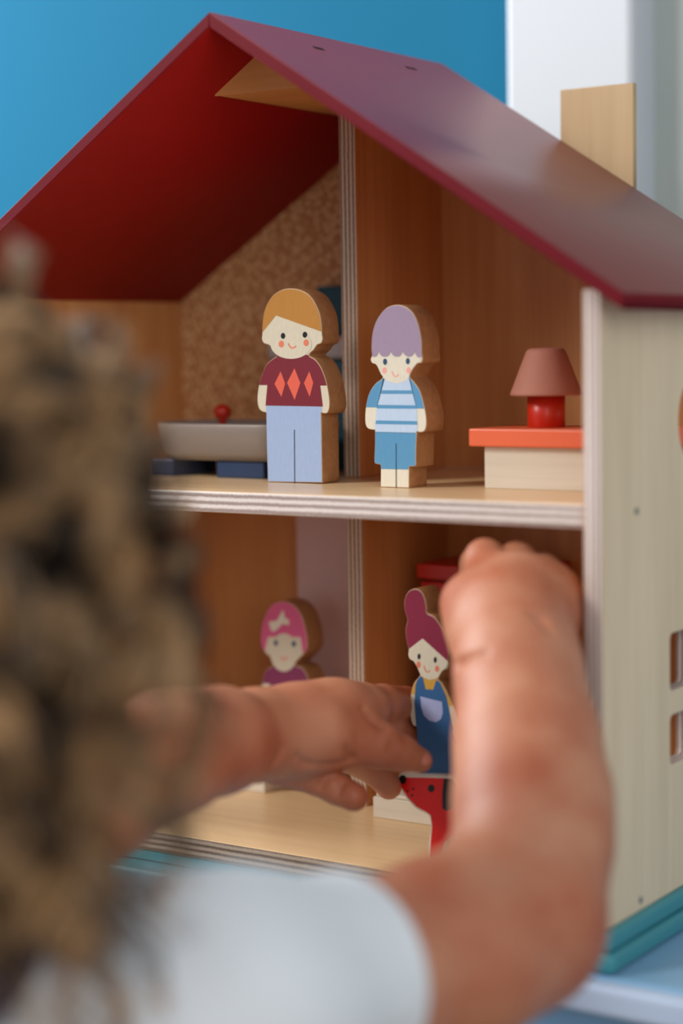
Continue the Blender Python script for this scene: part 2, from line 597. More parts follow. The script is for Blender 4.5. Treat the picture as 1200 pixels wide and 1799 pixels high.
C = lambda *p: ('c', list(p))
E_ = lambda *p: ('e', list(p))
M_cream = paint('cream face paint', (214, 206, 184))
M_cream2 = paint('pale cream face paint', (226, 220, 202))
M_eye = paint('black eye paint', (18, 18, 22), 0.35)
M_eye2 = paint('navy eye paint', (48, 78, 108), 0.35)
M_cheek = paint('coral cheek paint', (226, 124, 92))
M_cheek2 = paint('pink cheek paint', (240, 168, 158))
M_line = paint('dark line paint', (40, 48, 70))

cv1 = lambda x, y: (430 + x / 3, 480 + y / 3)
man_ol = [(245, 75), (300, 86), (345, 115), (378, 165), (400, 225), (408, 290), (409, 320), (412, 345), (402, 368), (382, 376), (364, 402), (340, 428),
          (372, 450), (402, 490), (428, 555), (441, 615), (448, 670), (447, 708), (436, 734), (418, 738), (405, 735, 1), (408, 900), (411, 1103, 1),
          (120, 1098, 1), (114, 900), (111, 733, 1), (92, 728), (74, 712), (65, 675), (67, 620), (82, 550), (112, 478), (150, 444), (168, 430),
          (148, 402), (128, 378), (100, 368), (88, 345), (90, 318), (91, 270), (103, 190), (140, 120), (190, 84)]
figure('wooden_man', 'wooden man figure with mustard hair, maroon diamond sweater and blue trousers', 'figurine', 0.0662, 0.0156, cv1, man_ol, [
    ('hair', paint('mustard hair paint', (184, 126, 46)), 1, [C((60, 40), (165, 40), (165, 219), (60, 350)), C((165, 40), (440, 40), (440, 317), (165, 219))]),
    ('sweater', paint('maroon sweater paint', (120, 16, 38)), 1,
     [C((60, 586), (60, 427), (460, 427), (460, 589)), C((120, 580), (398, 586), (412, 699), (110, 694))]),
    ('trousers', paint('pale blue trouser paint', (160, 182, 220)), 1, [C((113, 695), (406, 700), (414, 1115), (113, 1115))]),
    ('diamond', paint('coral diamond paint', (226, 98, 74)), 2, [E_((190, 515), (214, 578), (194, 648), (158, 580))]),
    ('diamond', paint('coral diamond paint', (226, 98, 74)), 2, [E_((263, 498), (294, 575), (264, 664), (224, 574))]),
    ('diamond', paint('coral diamond paint', (226, 98, 74)), 2, [E_((341, 514), (362, 574), (343, 648), (313, 576))]),
    ('face', M_cream, 2, [E_(*ell(245, 372, 108, 76, 40))]),
    ('eye', M_eye, 3, [E_(*ell(203, 327, 12, 16))]), ('eye', M_eye, 3, [E_(*ell(318, 321, 12, 16))]),
    ('cheek', M_cheek, 3, [E_(*ell(194, 370, 14, 18))]), ('cheek', M_cheek, 3, [E_(*ell(325, 363, 14, 18))]),
    ('mouth', M_cheek, 3, [E_(*arc([(230, 366), (250, 391), (272, 379)], 7))]),
    ('trouser_line', M_line, 2, [E_((260, 822), (265, 822), (267, 1103), (262, 1103))]),
], M_side, M_cream, ZS)

cv6 = lambda x, y: (430 + x / 3, 480 + y / 3)
boy_ol = [(800, 165), (850, 176), (892, 215), (918, 275), (933, 350), (935, 420), (939, 452), (930, 474), (910, 480), (888, 508), (872, 545),
          (890, 568), (922, 615), (944, 685), (957, 755), (958, 805), (947, 834), (925, 841), (909, 838, 1), (905, 920), (903, 1014), (893, 1021), (868, 1021, 1),
          (867, 1134, 1), (714, 1129, 1), (715, 1026, 1), (712, 1011), (690, 1006), (681, 990), (684, 900), (684, 828, 1), (655, 824), (637, 806), (632, 765),
          (637, 700), (655, 630), (688, 580), (724, 552), (714, 532), (702, 505), (690, 484), (670, 476), (661, 456), (668, 432), (665, 390), (672, 310), (697, 240), (745, 182)]


def scallop(x0, x1, ytop, yb):
    """convex column of hair with a rounded lower end (crop units)"""
    pts = [(x0, 120), (x1, 120), (x1, ytop)]
    cx, hw_ = (x0 + x1) / 2, (x1 - x0) / 2
    for k in range(1, 10):
        a = math.pi * k / 10
        pts.append((cx + hw_ * math.cos(a), ytop + (yb - ytop) * math.sin(a)))
    pts.append((x0, ytop))
    return C(*pts)


sb = lambda v: (v / 7.5 + 200) * 3         # crop-of-the-head x -> shared crop x
M_bb = paint('mid blue paint', (86, 150, 194)); M_bp = paint('pale blue shirt paint', (190, 212, 238))
figure('wooden_boy', 'wooden boy figure with lilac scalloped hair and blue striped shirt', 'figurine', 0.0572, 0.0170, cv6, boy_ol, [
    ('hair', paint('lilac hair paint', (160, 140, 166)), 2,
     [scallop(660, 671 + 36, 404, 442), scallop(707, 771, 404, 442), scallop(771, 833, 404, 441), scallop(833, 898, 404, 440), scallop(898, 945, 404, 446)]),
    ('shirt', M_bp, 1, [C((735, 540), (868, 540), (908, 720), (912, 844), (684, 838), (695, 715))]),
    ('sleeve', M_bb, 1, [C((600, 500), (722, 548), (738, 556), (698, 708), (600, 706))]),
    ('sleeve', M_bb, 1, [C((866, 553), (890, 530), (990, 600), (990, 716), (905, 713))]),
    ('stripe', M_bb, 2, [E_((723, 617), (884, 618), (888, 637), (719, 636))]),
    ('stripe', M_bb, 2, [E_((702, 694), (905, 697), (905, 715), (698, 713))]),
    ('stripe', M_bb, 2, [E_((693, 776), (910, 780), (911, 799), (690, 795))]),
    ('shorts', M_bb, 1, [C((670, 836), (915, 842), (915, 1036), (670, 1031))]),
    ('face', M_cream2, 2, [C((662, 441), (945, 441), (900, 500), (872, 545), (850, 568), (800, 582), (750, 568), (722, 545), (690, 500))]),
    ('eye', M_eye2, 3, [E_(*ell(741, 467, 11, 17))]), ('eye', M_eye2, 3, [E_(*ell(861, 464, 11, 17))]),
    ('cheek', M_cheek2, 3, [E_(*ell(738, 513, 12, 17))]), ('cheek', M_cheek2, 3, [E_(*ell(865, 512, 12, 17))]),
    ('mouth', M_cheek2, 3, [E_(*arc([(777, 517), (794, 546), (812, 532)], 7))]),
    ('trouser_line', M_line, 3, [E_((797, 898), (801, 898), (801, 1132), (797, 1132))]),
], M_side, M_cream2, ZS)

cv2 = lambda x, y: (400 + x / 2.5, 980 + y / 2.5)
mom_ol = [(822, 134), (850, 146), (868, 180), (875, 220), (878, 242), (908, 258), (938, 300), (960, 350), (972, 405), (971, 448), (972, 472), (963, 491), (948, 497),
          (934, 518), (928, 535), (946, 556), (976, 612), (1000, 672), (1013, 735), (1014, 778), (1006, 800), (993, 801, 1), (997, 900), (1000, 1000), (1004, 1120, 1),
          (868, 1112, 1), (850, 1000), (836, 880), (828, 742, 1), (812, 736), (801, 700), (798, 640), (804, 590), (818, 548), (842, 518), (838, 500), (818, 460), (798, 446), (791, 425), (793, 404),
          (783, 360), (780, 312), (788, 272), (776, 232), (775, 185), (792, 148)]
M_mu = paint('mustard sleeve paint', (206, 158, 62)); M_ov = paint('denim blue overall paint', (48, 98, 148))
M_bur = paint('burgundy hair paint', (132, 24, 58))
figure('wooden_woman', 'wooden woman figure with burgundy bun and blue overalls held in the left hand', 'figurine', 0.043, 0.0160, cv2, mom_ol, [
    ('hair', M_bur, 1, [C((700, 100), (857, 100), (857, 354), (787, 408), (700, 470)), C((857, 100), (1050, 100), (1050, 530), (857, 354))]),
    ('sleeve', M_mu, 1, [C((760, 500), (1040, 500), (1040, 690), (1000, 674), (805, 622), (760, 615))]),
    ('overalls', M_ov, 2, [C((838, 518), (858, 524), (885, 640), (830, 760), (821, 640), (826, 560)), C((916, 538), (932, 544), (962, 610), (990, 760), (885, 640)),
                           C((856, 574), (885, 577), (914, 575), (975, 700), (993, 800), (1004, 1130), (864, 1130), (828, 750), (830, 640))]),
    ('pocket', paint('lilac pocket paint', (168, 178, 222)), 3, [E_((847, 608), (942, 632), (946, 680), (938, 708), (915, 722), (885, 714), (862, 692), (851, 655))]),
    ('face', M_cream, 3, [C((795, 402), (857, 354), (972, 458), (940, 515), (915, 531), (888, 536), (858, 524), (835, 500))]),
    ('eye', M_eye, 4, [E_(*ell(842, 433, 7, 13))]), ('eye', M_eye, 4, [E_(*ell(913, 448, 7, 13))]),
    ('cheek', M_cheek, 4, [E_(*ell(840, 469, 9, 15))]), ('cheek', M_cheek, 4, [E_(*ell(921, 487, 9, 14))]),
    ('mouth', M_cheek, 4, [E_(*arc([(864, 474), (875, 500), (890, 495)], 5))]),
], M_side, M_cream, None)

girl_ol = [(240, 104), (285, 118), (320, 160), (340, 220), (350, 280), (345, 320), (320, 350), (300, 372), (296, 386), (330, 400), (355, 450), (366, 520), (366, 590), (350, 620), (335, 622, 1),
           (338, 760), (340, 905, 1), (168, 900, 1), (170, 760), (172, 622, 1), (150, 610), (144, 560), (148, 470), (165, 410), (205, 384), (196, 360), (160, 330), (144, 290), (147, 220), (165, 160), (195, 118)]
M_pk = paint('pink hair paint', (214, 92, 140)); M_pl = paint('plum dress paint', (132, 50, 92))
figure('wooden_girl', 'wooden girl figure with pink hair, cream bow and plum dress behind the forearm', 'figurine', 0.134, 0.0160, cv2, girl_ol, [
    ('hair', M_pk, 1, [C((130, 90), (365, 90), (365, 262), (130, 262)), C((130, 255), (178, 255), (160, 330), (130, 330)), C((318, 250), (365, 250), (365, 345), (330, 345))]),
    ('dress', M_pl, 1, [C((190, 380), (310, 380), (335, 560), (345, 925), (160, 925), (178, 560)), C((140, 380), (245, 380), (215, 470), (140, 466)), C((250, 380), (370, 380), (370, 485), (300, 480))]),
    ('bow', M_cream2, 2, [E_((242, 142), (252, 178), (268, 186), (268, 210), (240, 204), (205, 238), (190, 235), (180, 195), (215, 190))]),
    ('face', M_cream, 2, [E_(*ell(246, 330, 60, 84, 30))]),
    ('eye', M_eye2, 3, [E_(*ell(211, 288, 9, 13))]), ('eye', M_eye2, 3, [E_(*ell(290, 292, 9, 13))]),
    ('mouth', M_cheek, 3, [E_(*arc([(234, 345), (246, 362), (262, 346)], 6))]),
], M_side, M_cream, 0.0)

# red wooden dog standing on the ground floor
dog_ol = [(745, 965), (757, 955), (800, 962), (880, 962), (960, 965), (985, 972), (1006, 1000), (1015, 1050), (1010, 1090), (1040, 1112), (1110, 1120), (1190, 1126), (1222, 1100), (1240, 1070), (1256, 1085), (1244, 1130),
          (1236, 1200), (1240, 1290), (1236, 1345), (1196, 1348), (1186, 1290), (1170, 1240), (1080, 1240), (985, 1236), (960, 1260), (945, 1300), (925, 1335), (900, 1338), (880, 1318), (884, 1250), (890, 1190), (884, 1144), (865, 1130), (826, 1110),
          (784, 1066), (757, 1020), (746, 990)]
M_red = paint('bright red dog paint', (232, 14, 12), 0.35); M_blk = paint('black dog paint', (16, 14, 16), 0.4)
figure('wooden_dog', 'red wooden dog figure with black nose and ear by the forearm', 'figurine', 0.0378, 0.0165, cv2, dog_ol, [
    ('coat', M_red, 1, [E_((757, 985), (766, 972), (800, 972), (900, 974), (962, 976), (980, 982), (998, 1006), (1006, 1050), (1002, 1096), (1036, 1120), (1110, 1128), (1190, 1134), (1230, 1112), (1242, 1090), (1236, 1130), (1228, 1200), (1232, 1290), (1229, 1338), (1203, 1340), (1194, 1290), (1176, 1233), (1080, 1232), (982, 1228), (952, 1256), (937, 1298), (920, 1327), (903, 1330), (889, 1314), (893, 1250), (899, 1188), (893, 1138), (868, 1120), (830, 1100), (792, 1060), (765, 1015))]),
    ('nose', M_blk, 2, [E_(*ell(770, 981, 16, 19))]),
    ('eye', M_blk, 2, [E_(*ell(895, 1020, 15, 17))]),
    ('ear', M_blk, 2, [E_((950, 976), (985, 978), (1004, 1010), (1006, 1070), (990, 1105), (962, 1120), (944, 1108), (943, 1040))]),
    ('freckle', M_blk, 2, [E_(*ell(791, 1032, 5, 5, 10))]), ('freckle', M_blk, 2, [E_(*ell(815, 1022, 5, 5, 10))]), ('freckle', M_blk, 2, [E_(*ell(812, 1050, 5, 5, 10))]),
], M_cream2, M_cream2, 0.0, group=None, bev=0.0009)

# ------------------------------------------------------------------ toy furniture
M_or = plain('orange toy paint', (232, 106, 66), rough=0.4, vary=0.04, bump=0.02)
M_rd = plain('red toy paint', (196, 40, 16), rough=0.35, vary=0.05, bump=0.02)
M_blush = plain('blush pink lamp shade', (178, 116, 98), rough=0.7, vary=0.04)
desk = thing('toy_desk', 'toy desk of pale wood block with orange top in the upper right room', 'desk', (-0.06, 0.09, ZS))
link('desktop', box_mesh(-0.1048, -0.0100, 0.0665, 0.112, 0.2007, 0.2094, 0.0008), M_or, desk)
link('base', box_mesh(-0.0983, -0.0140, 0.0705, 0.108, ZS, 0.2007, 0.0005), M_pale, desk)
lp = atY(960, 748, 0.089)
lampc = (float(lp[0]), 0.089, 0.2094)
lamp = thing('toy_lamp', 'toy lamp with blush pink shade and red base on the orange desk', 'lamp', lampc)
link('base', lathe([(0, 0), (0.0086, 0), (0.0092, 0.0006), (0.0092, 0.0160), (0, 0.0160)], lampc, 48), M_rd, lamp, True)
link('lamp_shade', lathe([(0, 0.0156), (0.0172, 0.0156), (0.0176, 0.0162), (0.0172, 0.0175), (0.0098, 0.0366), (0.0090, 0.0378), (0.0072, 0.0386), (0, 0.0388)], lampc, 48), M_blush, lamp, True)

# bathtub on blue feet in the upper left room
M_tub = plain('grey white toy tub', (134, 122, 114), rough=0.35, vary=0.04, bump=0.02)
M_nv = plain('navy toy block', (28, 52, 88), rough=0.3, vary=0.05, bump=0.02)


def stadium(cx, cy, hl, hw_, n=14):
    pts = []
    for k in range(n + 1):
        a = -math.pi / 2 + math.pi * k / n; pts.append((cx + hl - hw_ + hw_ * math.cos(a), cy + hw_ * math.sin(a)))
    for k in range(n + 1):
        a = math.pi / 2 + math.pi * k / n; pts.append((cx - hl + hw_ + hw_ * math.cos(a), cy + hw_ * math.sin(a)))
    return pts


tubc = (-0.268, 0.105)
tub = thing('toy_bathtub', 'rounded grey white toy bathtub on navy feet in the upper left room', 'bathtub', (tubc[0], tubc[1], ZS))
vs, fs = [], []
rings = [(0.040, 0.0175, 0.1893), (0.048, 0.0225, 0.1895), (0.0525, 0.0262, 0.1935), (0.0550, 0.0285, 0.2040), (0.0560, 0.0292, 0.2088), (0.0553, 0.0286, 0.2098), (0.0515, 0.0252, 0.2096), (0.0490, 0.0228, 0.2040), (0.044, 0.018, 0.1965), (0.03, 0.012, 0.1950)]
for hl, hh, z in rings:
    vs += [(p[0], p[1], z) for p in stadium(tubc[0], tubc[1], hl, hh)]
n = len(vs) // len(rings)
for k in range(len(rings) - 1):
    for i in range(n):
        j = (i + 1) % n
        fs.append((k * n + i, k * n + j, (k + 1) * n + j, (k + 1) * n + i))
fs.append(tuple(range(n))[::-1]); fs.append(tuple((len(rings) - 1) * n + i for i in range(n)))
me = bpy.data.meshes.new('tub'); me.from_pydata(vs, [], fs)
link('tub', me, M_tub, tub, True)
link('foot', box_mesh(-0.2745, -0.242, 0.084, 0.124, ZS, 0.1897, 0.001), M_nv, tub)
link('foot', box_mesh(-0.3215, -0.3045, 0.084, 0.124, ZS, 0.1897, 0.001), M_nv, tub)
tp = atY(388, 722, 0.126)
link('tap', lathe([(0, 0.0), (0.002, 0.0), (0.002, 0.004), (0.0042, 0.0055), (0.0052, 0.008), (0.0045, 0.011), (0.002, 0.0128), (0, 0.013)], (float(tp[0]), 0.1275, 0.2058), 20), M_rd, tub, True)

# washstand behind the man figure
M_dteal = plain('dark teal toy paint', (24, 84, 100), rough=0.4, vary=0.05, bump=0.02)
M_basin = plain('white basin paint', (190, 180, 176), rough=0.35, vary=0.03, bump=0.02)
ws = thing('toy_washstand', 'dark teal toy washstand with white basin behind the wooden man', 'washstand', (-0.25, 0.17, ZS))
y0 = 0.150
a_ = atY(562, 632, y0); b_ = atY(470, 592, y0)
xw0 = float(b_[0]); zb0, zb1 = float(a_[2]), float(b_[2])
link('cabinet', box_mesh(xw0 + 0.012, XD - 0.001, y0 + 0.003, 0.199, ZS, zb0, 0.0008), M_dteal, ws)
link('basin', box_mesh(xw0, XD - 0.0008, y0 - 0.002, 0.199, zb0, zb1, 0.003, 3), M_basin, ws)
m0 = atY(556, 503, 0.19)
link('mirror_board', box_mesh(float(m0[0]), XD - 0.001, 0.190, 0.199, zb1, float(m0[2]), 0.001), M_dteal, ws)

# ground floor left: bench, and a made-up pale cupboard standing in for a light patch
M_must = plain('mustard toy paint', (214, 140, 44), rough=0.45, vary=0.04, bump=0.02)
bench = thing('toy_bench', 'toy bench with mustard top on pale block below the forearm', 'bench', (-0.29, 0.12, 0))
link('base', box_mesh(-0.325, -0.2653, 0.1102, 0.1293, 0, 0.034, 0.0006), M_pale, bench)
link('seat', box_mesh(-0.329, -0.2615, 0.1085, 0.1310, 0.034, 0.0425, 0.0008), M_must, bench)
M_lil = plain('lilac white light patch paint', (206, 176, 176), rough=0.45, vary=0.04, bump=0.02)
cb = thing('light_patch_cupboard', 'made-up tall lilac white toy cupboard in place of a light patch beside the divider, ground floor left', 'cupboard', (-0.24, 0.18, 0))
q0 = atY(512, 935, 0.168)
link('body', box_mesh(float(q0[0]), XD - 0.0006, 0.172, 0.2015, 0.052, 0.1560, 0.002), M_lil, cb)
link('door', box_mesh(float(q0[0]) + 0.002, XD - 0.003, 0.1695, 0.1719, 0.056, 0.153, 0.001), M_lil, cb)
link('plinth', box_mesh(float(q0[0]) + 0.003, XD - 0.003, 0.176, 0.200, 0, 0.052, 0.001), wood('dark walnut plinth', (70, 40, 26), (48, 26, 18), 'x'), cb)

# ground floor right: red dresser at the back and pale block
dr = thing('toy_dresser', 'red toy dresser with stacked drawers behind the wooden woman', 'dresser', (-0.1, 0.18, 0))
p0 = atY(731, 990, 0.150); p1 = atY(735, 1018, 0.152); p2 = atY(737, 1068, 0.152)
xr1 = -0.118
link('top', box_mesh(float(p0[0]), xr1, 0.150, 0.2, float(p1[2]) + 0.001, float(p0[2]), 0.0008), M_rd, dr)
zt = float(p1[2]) + 0.001
link('body', box_mesh(float(p1[0]) + 0.002, xr1 - 0.002, 0.156, 0.199, 0.0, zt, 0.0005), M_rd, dr)
for k in range(4):
    zc1 = zt - 0.002 - k * (zt - 0.006) / 4; zc0 = zc1 - (zt - 0.006) / 4 + 0.0018
    d_ = link('drawer', box_mesh(float(p1[0]) + 0.0012, xr1 - 0.0012, 0.152, 0.1562, zc0, zc1, 0.0006), M_rd, dr)
    me = lathe([(0, 0), (0.001, 0), (0.001, 0.001), (0.0024, 0.0024), (0.0018, 0.0040), (0, 0.0044)], (0, 0, 0), 12)
    me.transform(Matrix.Translation(((float(p1[0]) + xr1) / 2, 0.1524, (zc0 + zc1) / 2)) @ Matrix.Rotation(math.pi / 2, 4, 'X'))
    link('knob', me, M_pale, d_)
blk = thing('toy_stove_block', 'low pale toy block on the ground floor behind the red dog', 'block', (-0.15, 0.1, 0))
link('base', box_mesh(-0.1828, -0.118, 0.0955, 0.125, 0.0, 0.0113, 0.0006), M_pale, blk)
link('top', box_mesh(-0.1815, -0.1193, 0.0968, 0.1237, 0.0113, 0.0135, 0.0006), M_pale, blk)


# ------------------------------------------------------------------ the child: smooth blended body surfaces
class Field:
    def __init__(s, lo, hi, h):
        s.lo = np.array(lo, float); s.h = h
        s.n = np.ceil((np.array(hi) - s.lo) / h).astype(int) + 1
        s.F = np.full(tuple(s.n), 1.0, np.float32)

    def region(s, lo, hi):
        a = np.clip(np.floor((lo - s.lo) / s.h).astype(int), 0, s.n - 1)
        b = np.clip(np.ceil((hi - s.lo) / s.h).astype(int) + 1, 1, s.n)
        g = [(s.lo[i] + s.h * np.arange(a[i], b[i])).astype(np.float32) for i in range(3)]
        return a, b, g

    def cone(s, p, q, r1, r2, k=0.008, sub=False, F=None):
        """tapered capsule blended in with radius k"""
        p, q = np.array(p, float), np.array(q, float)
        pad = max(r1, r2) + max(k, 0.001) * 1.5 + 3 * s.h
        a, b, g = s.region(np.minimum(p, q) - pad, np.maximum(p, q) + pad)
        if np.any(b <= a): return
        X, Y_, Z_ = g[0][:, None, None], g[1][None, :, None], g[2][None, None, :]
        d = q - p; L2 = max(float(d @ d), 1e-12)
        t = np.clip(((X - p[0]) * d[0] + (Y_ - p[1]) * d[1] + (Z_ - p[2]) * d[2]) / L2, 0, 1)
        ds = np.sqrt((X - p[0] - t * d[0]) ** 2 + (Y_ - p[1] - t * d[1]) ** 2 + (Z_ - p[2] - t * d[2]) ** 2) - (r1 + t * (r2 - r1))
        T = s.F if F is None else F
        sl = tuple(slice(a[i], b[i]) for i in range(3))
        A = T[sl]
        if sub:
            h_ = np.clip(0.5 - 0.5 * (-ds - A) / k, 0, 1)     # smooth max(A, -ds)
            h_ = np.clip(0.5 + 0.5 * (A + ds) / k, 0, 1)
            T[sl] = np.where(True, A * h_ - ds * (1 - h_) + k * h_ * (1 - h_), A)
        else:
            h_ = np.clip(0.5 + 0.5 * (A - ds) / k, 0, 1)
            T[sl] = A * (1 - h_) + ds * h_ - k * h_ * (1 - h_)

    def ellipsoid(s, c, ax, rad, k=0.01):
        c = np.array(c, float); R_ = max(rad) + k * 1.5 + 3 * s.h
        a, b, g = s.region(c - R_, c + R_)
        if np.any(b <= a): return
        X, Y_, Z_ = g[0][:, None, None] - c[0], g[1][None, :, None] - c[1], g[2][None, None, :] - c[2]
        u = [(X * ax[i][0] + Y_ * ax[i][1] + Z_ * ax[i][2]) / rad[i] for i in range(3)]
        k0 = np.sqrt(u[0] ** 2 + u[1] ** 2 + u[2] ** 2)
        k1 = np.sqrt((u[0] / rad[0]) ** 2 + (u[1] / rad[1]) ** 2 + (u[2] / rad[2]) ** 2) + 1e-9
        ds = k0 * (k0 - 1) / k1
        sl = tuple(slice(a[i], b[i]) for i in range(3)); A = s.F[sl]
        h_ = np.clip(0.5 + 0.5 * (A - ds) / k, 0, 1)
        s.F[sl] = A * (1 - h_) + ds * h_ - k * h_ * (1 - h_)

    def chain(s, pts, k=0.008):
        for (p, r1), (q, r2) in zip(pts[:-1], pts[1:]): s.cone(p, q, r1, r2, k)

    def finger(s, pts, k=0.004):
        """finger blended with the hand but kept apart from other fingers added later via min"""
        P = np.array([p for p, r in pts]); R_ = max(r for p, r in pts)
        pad = R_ + 0.012
        a, b, g = s.region(P.min(0) - pad, P.max(0) + pad)
        X, Y_, Z_ = g[0][:, None, None], g[1][None, :, None], g[2][None, None, :]
        best = None
        for (p, r1), (q, r2) in zip(pts[:-1], pts[1:]):
            d = q - p; L2 = float(d @ d)
            t = np.clip(((X - p[0]) * d[0] + (Y_ - p[1]) * d[1] + (Z_ - p[2]) * d[2]) / L2, 0, 1)
            ds = np.sqrt((X - p[0] - t * d[0]) ** 2 + (Y_ - p[1] - t * d[1]) ** 2 + (Z_ - p[2] - t * d[2]) ** 2) - (r1 + t * (r2 - r1))
            if best is None: best = ds
            else:
                kk = 0.0015; h_ = np.clip(0.5 + 0.5 * (best - ds) / kk, 0, 1)
                best = best * (1 - h_) + ds * h_ - kk * h_ * (1 - h_)
        sl = tuple(slice(a[i], b[i]) for i in range(3)); A = s.hand[sl]
        h_ = np.clip(0.5 + 0.5 * (A - best) / k, 0, 1)
        s.F[sl] = np.minimum(s.F[sl], A * (1 - h_) + best * h_ - k * h_ * (1 - h_))

    def mesh(s, name):
        F = s.F; I = F < 0
        c = [I[x:x + I.shape[0] - 1, y:y + I.shape[1] - 1, z:z + I.shape[2] - 1] for x in (0, 1) for y in (0, 1) for z in (0, 1)]
        anyv = c[0].copy(); allv = c[0].copy()
        for q in c[1:]: anyv |= q; allv &= q
        cells = np.argwhere(anyv & ~allv)
        idx = np.full(anyv.shape, -1, np.int32)
        idx[tuple(cells.T)] = np.arange(len(cells))
        val = {}
        for x in (0, 1):
            for y in (0, 1):
                for z in (0, 1):
                    val[x, y, z] = F[cells[:, 0] + x, cells[:, 1] + y, cells[:, 2] + z].astype(np.float64)
        acc = np.zeros((len(cells), 3)); cnt = np.zeros(len(cells))
        for ax in range(3):
            for u in (0, 1):
                for v in (0, 1):
                    k0 = [0, 0, 0]; o = [i for i in range(3) if i != ax]
                    k0[o[0]], k0[o[1]] = u, v
                    k1 = list(k0); k1[ax] = 1
                    a, b = val[tuple(k0)], val[tuple(k1)]
                    m = (a < 0) != (b < 0)
                    t = np.where(m, a / np.where(m, a - b, 1), 0)
                    P = np.zeros((len(cells), 3)); P[:, ax] = t; P[:, o[0]] = u; P[:, o[1]] = v
                    acc[m] += P[m]; cnt[m] += 1
        V = s.lo + s.h * (cells + acc / cnt[:, None])
        quads = []
        for ax in range(3):
            o = [i for i in range(3) if i != ax]
            sa = [slice(None)] * 3; sb_ = [slice(None)] * 3
            sa[ax] = slice(0, -1); sb_[ax] = slice(1, None)
            d = I[tuple(sa)] != I[tuple(sb_)]
            E = np.argwhere(d)
            E = E[(E[:, o[0]] > 0) & (E[:, o[1]] > 0) & (E[:, o[0]] < I.shape[o[0]] - 1) & (E[:, o[1]] < I.shape[o[1]] - 1)]
            q = []
            for du, dv in ((-1, -1), (0, -1), (0, 0), (-1, 0)):
                K = E.copy(); K[:, o[0]] += du; K[:, o[1]] += dv
                q.append(idx[tuple(K.T)])
            q = np.stack(q, 1)
            ins = I[tuple(E.T)]
            flip = ins if ax != 1 else ~ins
            q[~flip] = q[~flip][:, ::-1]
            quads.append(q)
        Q = np.concatenate(quads); Q = Q[(Q >= 0).all(1)]
        return fast_mesh(name, V, Q)


def fast_mesh(name, V, Q):
    me = bpy.data.meshes.new(name)
    me.vertices.add(len(V)); me.vertices.foreach_set('co', np.asarray(V, np.float32).ravel())
    k = Q.shape[1]
    me.loops.add(Q.size); me.loops.foreach_set('vertex_index', Q.astype(np.int32).ravel())
    me.polygons.add(len(Q)); me.polygons.foreach_set('loop_start', np.arange(0, Q.size, k, dtype=np.int32))
    me.polygons.foreach_set('loop_total', np.full(len(Q), k, np.int32))
    me.update(calc_edges=True); me.validate()
    me.shade_smooth()
    return me


def PR(px, py, d, r):
    """a joint: pixel direction, distance and pixel radius -> world point and radius in metres"""
    return (S(px, py, d), r * d / F_PX)


up = np.array([0, 0, 1.0])
HC = S(-190, 1035, 0.60)                       # centre of the skull
FD = S(650, 1260, 0.90) - HC; FD[2] = 0; FD /= np.linalg.norm(FD)      # where the child looks (level)
SD = np.cross(FD, up)                          # to the child's right
FD2 = FD * math.cos(0.45) - up * math.sin(0.45)   # head bent down towards the hands
UP2 = up * math.cos(0.45) + FD * math.sin(0.45)

shR, _ = PR(375, 1776, 0.615, 1)
shL = HC - SD * 0.112 + (shR - HC - SD * ((shR - HC) @ SD))
neck = HC - up * 0.085 - FD * 0.018
chest = (shR + shL) / 2 - up * 0.055 - FD * 0.004

body = Field((-0.36, -0.46, -0.27), (0.22, 0.20, 0.345), 0.00155)
body.ellipsoid(HC + UP2 * 0.008 - FD2 * 0.008, (SD, FD2, UP2), (0.068, 0.080, 0.072), 0.012)
body.ellipsoid(HC + FD2 * 0.030 - UP2 * 0.032, (SD, FD2, UP2), (0.052, 0.048, 0.056), 0.02)
body.ellipsoid(HC + FD2 * 0.080 - UP2 * 0.030, (SD, FD2, UP2), (0.008, 0.010, 0.009), 0.008)      # nose
for s_ in (-1, 1):
    body.ellipsoid(HC + FD2 * 0.045 - UP2 * 0.048 + SD * s_ * 0.026, (SD, FD2, UP2), (0.020, 0.022, 0.020), 0.015)   # cheeks
    body.ellipsoid(HC + SD * s_ * 0.0635 - UP2 * 0.02 - FD2 * 0.004, (SD, FD2, UP2), (0.006, 0.013, 0.019), 0.004)     # ears
body.ellipsoid(HC + FD2 * 0.072 - UP2 * 0.052, (SD, FD2, UP2), (0.014, 0.006, 0.004), 0.003)       # lips
body.cone(HC - UP2 * 0.03 - FD2 * 0.02, neck - up * 0.04, 0.034, 0.036, 0.02)
body.ellipsoid(chest, (SD, FD, up), (0.082, 0.056, 0.085), 0.03)
body.ellipsoid(chest - up * 0.075, (SD, FD, up), (0.074, 0.055, 0.07), 0.03)
body.cone(neck - up * 0.045, shR - up * 0.006, 0.030, 0.030, 0.03)
body.cone(neck - up * 0.045, shL - up * 0.006, 0.030, 0.030, 0.03)
# right arm
body.chain([(shR, 0.032), PR(600, 1722, 0.665, 158), PR(800, 1668, 0.70, 160), PR(900, 1622, 0.722, 158)], 0.012)
body.chain([PR(905, 1600, 0.722, 155), PR(938, 1480, 0.742, 131), PR(936, 1400, 0.757, 132), PR(926, 1300, 0.777, 121), PR(913, 1200, 0.797, 106), PR(908, 1150, 0.808, 100)], 0.010)
# left arm
elL, _ = PR(-60, 1560, 0.73, 1)
body.chain([(shL, 0.032), (elL, 0.028)], 0.012)
body.chain([(elL, 0.028), PR(170, 1385, 0.765, 118), PR(300, 1322, 0.80, 103), PR(380, 1301, 0.83, 89), PR(450, 1292, 0.862, 75)], 0.010)
